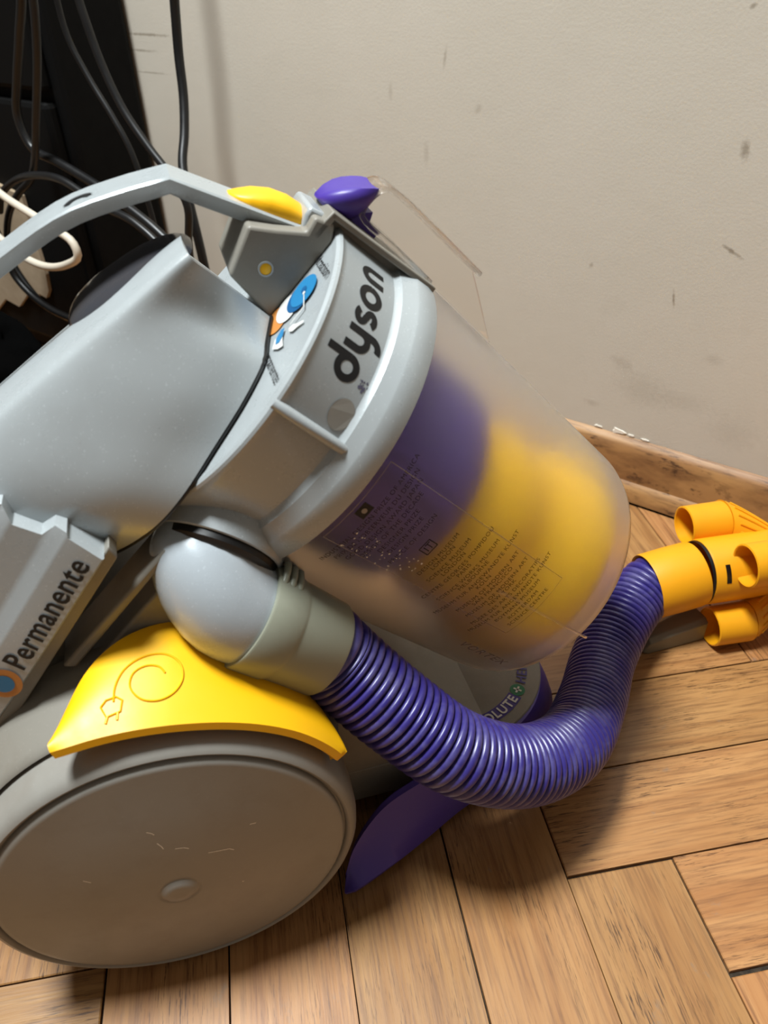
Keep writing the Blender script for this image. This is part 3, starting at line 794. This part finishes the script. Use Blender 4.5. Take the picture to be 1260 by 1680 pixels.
# ---- clear bin and what is inside
BR0, BR1, BL = 0.0895, 0.0827, 0.1963
m = MB()
def br(s): return BR0 + (BR1 - BR0) * s / BL
th = 0.0022
outp = [(0.0045, br(0.0045)), (0.05, br(0.05)), (0.10, br(0.10)), (0.15, br(0.15)), (BL - 0.010, br(BL - 0.010)), (BL - 0.004, br(BL) - 0.0012), (BL - 0.0008, br(BL) - 0.0042), (BL + 0.0005, br(BL) - 0.010), (BL + 0.001, 0.03), (BL + 0.001, 0.0)]
inp = [(s_ - (th if i > 5 else th * 0.4 if i == 5 else 0), max(r_ - (th if i < 7 else 0.001), 0.0)) for i, (s_, r_) in enumerate(outp)][::-1]
revolve(m, A, ax, -yx, outp + inp + [outp[0]], 128)
bino = m.build('clear_bin', M['bin'], vac, smooth=40); bino.data.materials.append(M['bin_in'])
for pl in bino.data.polygons:
    d_ = pl.center - A; sa = d_.dot(ax); ra = (d_ - ax * sa).length
    if ra < br(sa) - 0.0014 and sa < BL - 0.006 or (sa < BL - 0.0004 and ra < br(BL) - 0.010): pl.material_index = 1
tag(bino, 'frosted transparent dust bin')
m = MB()
pp_ = [(0.004, 0.03), (0.004, 0.0640), (0.03, 0.0648), (0.07, 0.0640), (0.080, 0.0622), (0.0865, 0.057), (0.0885, 0.050), (0.0885, 0.02)]
revolve(m, A, ax, -yx, pp_, 96); m.build('shroud', M['shroud'], bino, smooth=50)
m = MB()
py_ = [(0.086, 0.030), (0.088, 0.0445), (0.100, 0.0520), (0.120, 0.0590), (0.130, 0.0590), (0.144, 0.0545), (0.156, 0.0560), (0.168, 0.0650), (0.178, 0.0720), (0.186, 0.0735), (0.1905, 0.0690), (0.192, 0.060), (0.192, 0.0)]
revolve(m, A, ax, -yx, py_, 96); cyc = m.build('cyclone_cone', M['cyclone_yellow'], bino, smooth=35); tag(cyc, 'yellow inner cyclone cone')
# moulded part line of the bin
m = MB(); tube(m, [BP(0.113 + 0.083 * q / 10, br(0.113 + 0.083 * q / 10) + 0.0002, 0.6 + 1.8 * q / 10) for q in range(11)], 0.0009, 8); m.build('mould_line', M['clear'], bino)
# clear carrying fin on the bin top
m = MB()
m.prism([(-0.0441, 0.0915), (-0.0441, 0.1040), (-0.041, 0.1085), (-0.0168, 0.1097), (0.0226, 0.1092), (0.0606, 0.0880), (0.0113, 0.0897)], lambda p, t: SB(p[0], p[1], t), 0.1290, 0.1310)
fin = m.build('bin_handle', M['clear'], bino, bevel=0.0004)
m = MB()
rim = crom([SB(s_, b_, YC) for s_, b_ in ((0.005, 0.0905), (-0.02, 0.0912), (-0.0425, 0.0918), (-0.0445, 0.0945), (-0.0443, 0.1035), (-0.042, 0.1078), (-0.036, 0.1095), (-0.0168, 0.1100), (0.0226, 0.1095))], 6)
rings = []
T_, N_, B_ = frames(rim)
for i, p in enumerate(rim):
    n_ = Vector((0, 1, 0)).cross(T_[i]).normalized()
    sec = [(-0.0105, -0.0012), (0.0105, -0.0012), (0.0105, 0.0014), (-0.0105, 0.0014)]
    rings.append([p + yx * y_ + n_ * z_ for y_, z_ in sec])
m.loft(rings, True, True)
m.build('handle_rim', M['clear'], fin, smooth=30, bevel=0.0005)
for yo in (-0.0100, 0.0100):
    m = MB(); tube(m, [p + yx * yo for p in rim], 0.0014, 10); m.build('rim_bead', M['clear'], fin, smooth=60)
# printed text on the bin
def bin_fn(s0, ph0): return lambda x, y: BP(s0 - y, br(s0) + 0.00025, ph0 + math.degrees(x / br(s0)))
m = MB()
def hair(p, q, wd_=0.00028):
    n = 24
    pts = [(p[0] + (q[0] - p[0]) * i / n, p[1] + (q[1] - p[1]) * i / n) for i in range(n + 1)]
    rr = []
    for s_, ph in pts:
        if abs(p[0] - q[0]) > 0.01: rr.append([BP(s_, br(s_) + 0.0003, ph - 0.1), BP(s_, br(s_) + 0.0003, ph + 0.1)])
        else: rr.append([BP(s_ - wd_ / 2, br(s_) + 0.0003, ph), BP(s_ + wd_ / 2, br(s_) + 0.0003, ph)])
    m.loft(rr, False, False)
s0_, s1_, pA, pB = 0.0078, 0.1455, -13.3, 16.9
hair((s0_, pA), (s1_, pA)); hair((s0_, pB), (s1_, pB)); hair((s0_, pA), (s0_, pB)); hair((s1_, pA), (s1_, pB))
k_ = NT('print_frame_grey'); k_.p.inputs['Base Color'].default_value = lin((150, 138, 126)); M['frame_print'] = k_.m
m.build('print_frame', M['frame_print'], bino, smooth=0)
lines = [(0.0195, 'INDUSTRIAL DESIGN PRIZE OF AMERICA'), (0.0240, "PRIX DE L'OBSERVEUR DU DESIGN"), (0.0285, 'GOOD DESIGN AWARD JAPAN'), (0.0330, 'DESIGN OF THE DECADE'), (0.0375, 'DESIGNER PRIZE'), (0.0420, 'DESIGN PRIZE'), (0.0475, 'PRINCE OF DESIGN')]
l2 = ['DESIGN MUSEUM', 'LONDON', 'SCIENCE MUSEUM', 'LONDON', 'CENTRE GEORGES POMPIDOU', 'PARIS', 'SCIENCE WORKS MUSEUM', 'MELBOURNE', 'MUSEUM FUR ANGEWANDTE KUNST', 'KOLN', 'MUSEUM OF MODERN ART', 'SAN FRANCISCO', 'MUSEUM OF MODERN ART', 'NEW YORK', 'MUSEE DES ARTS DECORATIFS', 'MUSEUM FUR ANGEWANDTE KUNST', 'BOYMANS MUSEUM', 'ROTTERDAM', 'SCIENCE CENTRE']
s_ = 0.0660
for i, t_ in enumerate(l2):
    lines.append((s_, t_)); s_ += 0.0033 if i % 2 == 0 and i < 14 else 0.0048
m = MB()
for s_, t_ in lines:
    vf = text2d(t_, 0.0036, 0.0, 1.08, 'CENTER'); put2d(m, vf, bin_fn(s_, 0.5))
m.build('bin_lettering', M['bin_print'], bino, smooth=0)
m = MB()
def icon(s_, ph):
    q = lambda x, y: BP(s_ + y, br(s_) + 0.0003, ph + math.degrees(x / br(s_)))
    return q
put2d(m, ([(-0.0038, -0.003), (0.0038, -0.003), (0.0038, 0.003), (-0.0038, 0.003)], [(0, 1, 2, 3)]), icon(0.0128, 0.8))
m.build('bin_icon', M['ink'], bino, smooth=0); m = MB()
for pts in ([(-0.0038, -0.003), (0.0038, -0.003)], [(-0.0036, 0.003), (0.0036, 0.003)], [(-0.0036, -0.003), (-0.0036, 0.003)], [(0.0036, -0.003), (0.0036, 0.003)], [(-0.0015, -0.002), (-0.0015, 0.002)], [(0.001, -0.002), (0.001, 0.002)], [(-0.0005, -0.002), (0.0028, -0.002)]):
    put2d(m, ribbon(pts, 0.0006), icon(0.0560, 1.2))
m.build('bin_icon', M['ink'], bino, smooth=0)
m = MB(); put2d(m, disc2(0, 0, 0.0014), lambda x, y: BP(0.0128 + y, br(0.0128) + 0.0005, 0.8 + math.degrees(x / 0.09)))
m.build('bin_icon', M['frame_print'], bino, smooth=0)
m = MB(); t_ = text2d('VORTEX', 0.0085, 0.0001, 1.35, 'CENTER')
put2d(m, t_, lambda x, y: BP(0.1560 + x, br(0.156 + x) + 0.0003, -31.5 + math.degrees(y / 0.083))); m.build('embossed_lettering', M['frame_print'], bino, smooth=0)
# scratches and dust flecks on the bin
m = MB()
for i in range(46):
    s_, ph = random.uniform(0.015, 0.062), random.uniform(-13, -4)
    put2d(m, disc2(0, 0, random.uniform(0.0002, 0.0007), random.uniform(0.0002, 0.0005), 7), lambda x, y: BP(s_ + y, br(s_) + 0.0004, ph + math.degrees(x / 0.089)))
m.build('dust_fleck', M['plaster'], bino, smooth=0)

# ---- hose elbow, cuff and hose
E1 = Vector((0.0569, 0.0495, 0.2180)); E2 = Vector((0.0924, 0.0452, 0.1860))
ed = (E2 - E1).normalized(); el = (E2 - E1).length
upref = Vector((0.3, 0.5, 0.8))
g = (0.71 * bx + 0.71 * yx).normalized(); gp = ed.cross(g)
m = MB(); rings = []
EX = {-0.006: 0.0025, -0.014: 0.0075, -0.022: 0.0125, -0.030: 0.0160, -0.037: 0.0175, -0.043: 0.0170, -0.048: 0.0150, -0.0515: 0.0120, -0.0537: 0.0080}
for s_, r_, c_ in ((0.004, 0.0240, 0), (0.002, 0.0253, 0), (0.0, 0.0257, 0), (-0.006, 0.0262, 0.0004), (-0.014, 0.0266, 0.0018), (-0.022, 0.0266, 0.0045), (-0.030, 0.0252, 0.0075), (-0.037, 0.0226, 0.010), (-0.043, 0.0188, 0.012), (-0.048, 0.0143, 0.0134), (-0.0515, 0.0098, 0.0142), (-0.0537, 0.005, 0.0147), (-0.0545, 0.0001, 0.015)):
    o_ = E1 + ed * s_ + g * c_
    ex_ = EX.get(s_, 0.0)
    rings.append([o_ + r_ * (math.cos(R(t)) * g + math.sin(R(t)) * gp) + g * ex_ * max(0.0, math.cos(R(t))) for t in range(0, 360, 6)])
m.loft(rings, True, True)
elbow = m.build('elbow', M['bluegrey'], vac, smooth=60); tag(elbow, 'rounded silver hose elbow')
m = MB(); revolve(m, E1 - ed * 0.024, g, ed, [(0.0165, 0.0265), (0.0185, 0.0290), (0.024, 0.0290), (0.024, 0.0)], 48); m.build('neck_gasket', M['black'], elbow, smooth=40)
m = MB(); revolve(m, E1 - ed * 0.024, g, ed, [(0.0225, 0.0292), (0.0215, 0.0300), (0.0220, 0.0310), (0.0240, 0.0314), (0.034, 0.0314), (0.034, 0.02)], 48); m.build('neck_lip', M['silver'], vac, smooth=40)
hose_parent = None
m = MB()
# corrugated hose path
hp = [E2 - ed * 0.012, E2, (0.0980, 0.0432, 0.1775), (0.1252, 0.0264, 0.1460), (0.1547, 0.0124, 0.1170), (0.1969, 0.0139, 0.0850), (0.2412, 0.0344, 0.0600), (0.2809, 0.0742, 0.0420), (0.3117, 0.1118, 0.0360), (.3461, .1420, .0420), (.3758, .1588, .0500), (.3900, .1590, .0525)]
path, HL = resample(crom([Vector(p) for p in hp], 14), step=0.0052 / 10)
NP = len(path)
def hrad(i):
    u = (i % 10) / 10.0
    return 0.0205 + 0.0032 * (1 - (2 * abs(u - 0.5)) ** 3.0)
tube(m, path, hrad, 40, True)
hose = m.build('hose', M['hose'], vac, smooth=70); tag(hose, 'purple corrugated hose')
m = MB()
revolve(m, E1, ed, upref, [(0.001, 0.0240), (0.001, 0.0272), (0.002, 0.0277), (0.0175, 0.0276), (0.0195, 0.0266), (0.0210, 0.0263), (el - 0.0008, 0.0253), (el, 0.0248), (el, 0.0225)], 64)
cuff = m.build('hose_cuff', M['cuffgrey'], hose, smooth=35); tag(cuff, 'green-grey hose cuff')
m = MB()
cref = Vector((0.35, 0.35, 0.85)); cref = (cref - cref.dot(ed) * ed).normalized(); cper = ed.cross(cref)
for k2, (s_, hgt) in enumerate(((0.004, 0.0065), (0.0085, 0.0052), (0.0128, 0.0040))):
    pts = []
    for q in range(-30, 31, 5):
        rr = 0.0262 + hgt * math.cos(R(q * 3)) ** 1
        pts.append(E1 + ed * s_ + rr * (math.cos(R(q)) * cref + math.sin(R(q)) * cper))
    tube(m, pts, 0.0018, 10)
m.build('grip_rib', M['cuffgrey'], cuff, smooth=60)

# ------------------------------------------------------------------ yellow end cuff (hose) and tool holder
def w2(p): p = Vector(p); return VO + Matrix.Rotation(TH, 3, 'Z') @ p
TA = TH + R(-6.0)
tool = bpy.data.objects.new('tool_holder', None); COL.objects.link(tool)
tool.location = w2((0.440, 0.155, 0)); tool.rotation_euler = (0, 0, TA); tool.empty_display_size = 0.03
tag(tool, 'yellow plastic tool holder with round sockets beside the skirting board', 'tool holder')
# end cuff in vacuum coordinates
c0 = Vector((0.3745, 0.1590, 0.0500)); c1 = Vector((0.4165, 0.1572, 0.0545)); cd = (c1 - c0).normalized(); cl = (c1 - c0).length
m = MB()
revolve(m, c0, cd, (0, 0, 1), [(0.012, 0.0215), (0.002, 0.0245), (0.0, 0.0256), (-0.0005, 0.0262), (0.001, 0.0266), (0.020, 0.0270), (cl - 0.004, 0.0268), (cl - 0.001, 0.0262), (cl - 0.0005, 0.0)], 64)
m.build('hose_end_cuff', M['tool_yellow'], hose, smooth=40)
m = MB(); revolve(m, (-0.0225, 0, 0.055), (1, 0, 0), (0, 0, 1), [(0.0012, 0.0240), (-0.0005, 0.0252), (-0.0005, 0.0256), (0.003, 0.0258)], 48); m.build('seal_ring', M['black'], tool, smooth=40)
m = MB()
revolve(m, (-0.0205, 0, 0.055), (1, 0, 0), (0, 0, 1), [(0.0, 0.0238), (0.0, 0.0262), (0.002, 0.0268), (0.06, 0.0268), (0.10, 0.0262), (0.14, 0.0255), (0.14, 0.0)], 64)
barrel = m.build('barrel', M['tool_yellow'], tool, smooth=40)
# slot in the barrel
m = MB()
rr = []
for q in range(0, 33, 4):
    ph = R(18 + q)
    rr.append([Vector((x_, -0.02705 * math.cos(ph), 0.055 + 0.02705 * math.sin(ph))) for x_ in (-0.0125, -0.0085)])
m.loft(rr, False, False); m.build('barrel_slot', M['black'], barrel, smooth=40)
def sock(y, z, x0, r, L, rot):
    m = MB()
    revolve(m, (x0, y, z), (1, 0, 0), (0, 0, 1), [(L, r * 0.80), (0.012, r * 0.84), (0.0006, r * 0.88), (0.0, r * 0.93), (0.0006, r), (0.004, r), (L, r * 1.02), (L + 0.001, r * 0.9), (L + 0.001, 0)], 48)
    s_ = m.build('tool_socket', M['tool_yellow'], tool, smooth=40)
    return s_
def fluted(x0, x1, y, z, r, y1, z1, parent):
    """ribbed wedge that runs from the socket down to the barrel"""
    m = MB(); rings = []
    n = 10
    for i in range(n + 1):
        f = i / n; x = x0 + (x1 - x0) * f
        rad = r * 1.08 * (1 - 0.62 * f ** 1.5); cy, cz = y + (y1 - y) * f, z + (z1 - z) * f
        rings.append([Vector((x, cy + rad * math.cos(R(t)), cz + rad * math.sin(R(t)))) for t in range(0, 360, 15)])
    m.loft(rings, True, True)
    wdg = m.build('socket_wedge', M['tool_yellow'], parent, smooth=40)
    for t in range(0, 360, 24):
        m = MB(); pts = []
        for i in range(1, 9):
            f = i / n; x = x0 + (x1 - x0) * f
            rad = r * 1.08 * (1 - 0.62 * f ** 1.5) + 0.0004; cy, cz = y + (y1 - y) * f, z + (z1 - z) * f
            pts.append(Vector((x, cy + rad * math.cos(R(t)), cz + rad * math.sin(R(t)))))
        tube(m, pts, 0.0011, 6); m.build('grip_rib', M['tool_yellow'], parent, smooth=60)
sA = sock(0.0350, 0.0755, -0.0200, 0.0165, 0.034, 0); fluted(0.0145, 0.062, 0.0350, 0.0755, 0.0165, 0.012, 0.060, sA)
sB = sock(-0.0255, 0.0172, -0.0160, 0.0163, 0.032, 0); fluted(0.0165, 0.065, -0.0255, 0.0178, 0.0155, -0.008, 0.045, sB)
sC = sock(-0.0275, 0.0815, -0.0035, 0.0172, 0.085, 0)

# grey crevice tool under the hose end
m = MB()
rings = []
for x, hw, z0, z1 in ((0.0, 0.006, 0.001, 0.008), (0.004, 0.008, 0.0005, 0.015), (0.03, 0.010, 0.0005, 0.019), (0.045, 0.0110, 0.0005, 0.021), (0.056, 0.0115, 0.0005, 0.022)):
    rings.append([Vector((x, -hw, z0)), Vector((x, hw, z0)), Vector((x, hw, z1 - 0.003)), Vector((x, hw - 0.004, z1)), Vector((x, -hw + 0.004, z1)), Vector((x, -hw, z1 - 0.003))])
m.loft(rings, True, True)
crev = m.build('crevice_tool', M['crevice_grey'], None, smooth=25, bevel=0.0008)
crev.location = w2((0.3650, 0.1400, 0.0)); crev.rotation_euler = (0, 0, TH + R(5))
tag(crev, 'flat grey nozzle tool lying on the floor under the yellow hose end', 'vacuum tool')

# ------------------------------------------------------------------ dark corner on the left
cab = bpy.data.objects.new('cabinet', None); COL.objects.link(cab)
cab.location = wallpt(-0.665, 0.10, 0); cab.rotation_euler = (0, 0, -WANG)
tag(cab, 'black cabinet standing against the beige wall behind the cables', 'cabinet')
m = MB(); m.box((-1.1, 0.004, 0.0), (0.0, 0.112, 1.15)); m.build('carcass', M['cabinet'], cab, smooth=0, bevel=0.008)
for z0, z1 in ((0.03, 0.335), (0.345, 0.72), (0.73, 1.12)):
    m = MB(); m.box((-1.09, -0.012, z0), (-0.012, 0.006, z1)); m.build('drawer_front', M['cabinet'], cab, smooth=0, bevel=0.006)

def cable(name, pts, r, mat, label, group='cables hanging in the left corner', cat='cable'):
    m = MB(); tube(m, resample(crom(pts, 12), step=0.006)[0], r, 12)
    o = m.build(name, mat, None, smooth=60)
    tag(o, label, cat, group); return o
def wpl(off, tz): return [wallpt(t, off, z) for t, z in tz]
c1 = cable('cable', wpl(.138, [(-0.60, 0.60), (-0.624, 0.446), (-0.649, 0.401), (-0.673, 0.362), (-0.691, 0.326), (-0.681, 0.296), (-0.638, 0.285), (-0.578, 0.268), (-0.534, 0.252), (-0.495, 0.234), (-0.463, 0.21), (-0.44, 0.15), (-0.42, 0.03)]), 0.0048, M['cable'], 'thick black cable curving from the top left corner down behind the handle')
cable('cable', wpl(.150, [(-0.575, 0.60), (-0.590, 0.447), (-0.607, 0.393), (-0.641, 0.326), (-0.658, 0.294), (-0.678, 0.267), (-0.711, 0.247), (-0.743, 0.222), (-0.764, 0.193), (-0.775, 0.162), (-0.760, 0.134), (-0.732, 0.111), (-0.681, 0.102)]), 0.0042, M['cable'], 'glossy black cable looping down at the far left beside the cardboard')
cable('cable', wpl(.114, [(-0.60, 0.60), (-0.608, 0.446), (-0.605, 0.401), (-0.586, 0.366), (-0.561, 0.332), (-0.543, 0.302), (-0.53, 0.24), (-0.525, 0.1)]), 0.0030, M['cable'], 'thin black cable crossing the front of the black cabinet diagonally')
cable('cable', wpl(.126, [(-0.56, 0.60), (-0.560, 0.446), (-0.554, 0.413), (-0.544, 0.379), (-0.526, 0.343), (-0.500, 0.313), (-0.469, 0.283), (-0.457, 0.261), (-0.465, 0.22), (-0.47, 0.1)]), 0.0040, M['cable'], 'black cable running down past the right edge of the black cabinet')
cable('cable', [wallpt(*p) for p in ((-0.531, .028, 0.62), (-0.532, .029, 0.50), (-0.534, .030, 0.441), (-0.538, .030, 0.411), (-0.540, .032, 0.379), (-0.534, .040, 0.341), (-0.525, .055, 0.309), (-0.516, .072, 0.284), (-0.501, .085, 0.255), (-0.49, .09, 0.21), (-0.48, .09, 0.1))], 0.0050, M['cable'], 'black cable hanging alone in front of the beige wall')
cable('cable', wpl(.164, [(-0.74, 0.225), (-0.725, 0.246), (-0.685, 0.267), (-0.642, 0.277), (-0.600, 0.277), (-0.547, 0.260), (-0.494, 0.249), (-0.453, 0.22), (-0.44, 0.12)]), 0.0040, M['cable'], 'black cable arching low behind the carrying handle')
cable('cable', wpl(.177, [(-0.742, 0.22), (-0.731, 0.188), (-0.729, 0.159), (-0.705, 0.138), (-0.668, 0.126), (-0.618, 0.122)]), 0.0042, M['cable'], 'short black cable sloping down under the white loop')
cable('cable', wpl(.189, [(-0.80, 0.305), (-0.732, 0.278), (-0.712, 0.272), (-0.675, 0.256), (-0.636, 0.245), (-0.593, 0.233), (-0.571, 0.224), (-0.568, 0.211), (-0.593, 0.197), (-0.629, 0.188), (-0.662, 0.189), (-0.693, 0.198), (-0.73, 0.215)]), 0.0042, M['white_cable'], 'white cable bent into a loop behind the handle')
# torn cardboard leaning on the cabinet
m = MB()
poly = [(-0.95, 0.26), (-0.764, 0.229), (-0.764, 0.209), (-0.7605, 0.133), (-0.765, 0.110), (-0.775, 0.098), (-0.79, 0.101), (-0.805, 0.086), (-0.82, 0.093), (-0.85, 0.07), (-0.88, 0.075), (-0.93, 0.04), (-1.05, 0.04)]
m.prism(poly, lambda p, t: wallpt(p[0], t, p[1]), 0.113, 0.118)
card = m.build('cardboard', M['card'], None, smooth=0)
tag(card, 'beige cardboard sheet with a torn lower edge at the far left', 'cardboard')
# soft black bag on the floor in front
bm = bmesh.new(); bmesh.ops.create_icosphere(bm, subdivisions=5, radius=1.0)
for vv in bm.verts:
    d_ = vv.co.normalized()
    e = [math.copysign(abs(x) ** 0.6, x) for x in d_]
    p = Vector(e)
    n_ = noise.noise(d_ * 2.3) * 0.12 + noise.noise(d_ * 6.0) * 0.05 + noise.noise(d_ * 14.0) * 0.02
    p *= (1 + n_)
    vv.co = Vector((p.x * 0.27, p.y * 0.085, max(0.001, 0.075 + p.z * 0.082)))
me = bpy.data.meshes.new('bag'); bm.to_mesh(me); bm.free(); me.materials.append(M['fabric'])
me.polygons.foreach_set('use_smooth', [True] * len(me.polygons))
bag = bpy.data.objects.new('bag', me); COL.objects.link(bag)
bag.location = wallpt(-0.86, 0.30, 0); bag.rotation_euler = (0, 0, -WANG)
tag(bag, 'soft black fabric bag lying on the floor below the cables', 'bag')

# wall marks in wall-local coordinates (x along wall, z up)
MK = [(-0.247, 0.385, 0.002, 0.010, 8, 0.45), (-0.211, 0.346, 0.004, 0.006, 30, 0.3), (0.023, 0.336, 0.004, 0.010, -10, 0.75), (0.031, 0.260, 0.012, 0.0022, 25, 0.9),
      (-0.086, 0.227, 0.003, 0.003, 0, 0.5), (-0.007, 0.212, 0.0015, 0.009, -12, 0.9), (-0.042, 0.140, 0.016, 0.008, 20, 0.4), (0.038, 0.165, 0.010, 0.006, 0, 0.35),
      (-0.066, 0.091, 0.010, 0.004, 0, 0.45), (-0.018, 0.119, 0.035, 0.020, 10, 0.30), (0.021, 0.117, 0.03, 0.012, 0, 0.25), (-0.307, 0.354, 0.003, 0.010, 0, 0.25),
      (-0.640, 0.389, 0.045, 0.0018, 0, 0.8), (-0.655, 0.373, 0.030, 0.0016, 0, 0.7), (-0.645, 0.351, 0.035, 0.0012, 0, 0.6), (0.006, 0.428, 0.004, 0.002, -30, 0.7), (-0.266, 0.304, 0.004, 0.014, 0, 0.22), (0.07, 0.10, 0.03, 0.02, 0, 0.25)]
wall.data.materials.append(finish_wall([mk[:5] + (mk[5] * (0.45 if mk[2] > 0.009 and mk[3] > 0.003 else 0.8), (118, 104, 84)) for mk in MK]))
bpy.context.view_layer.update()
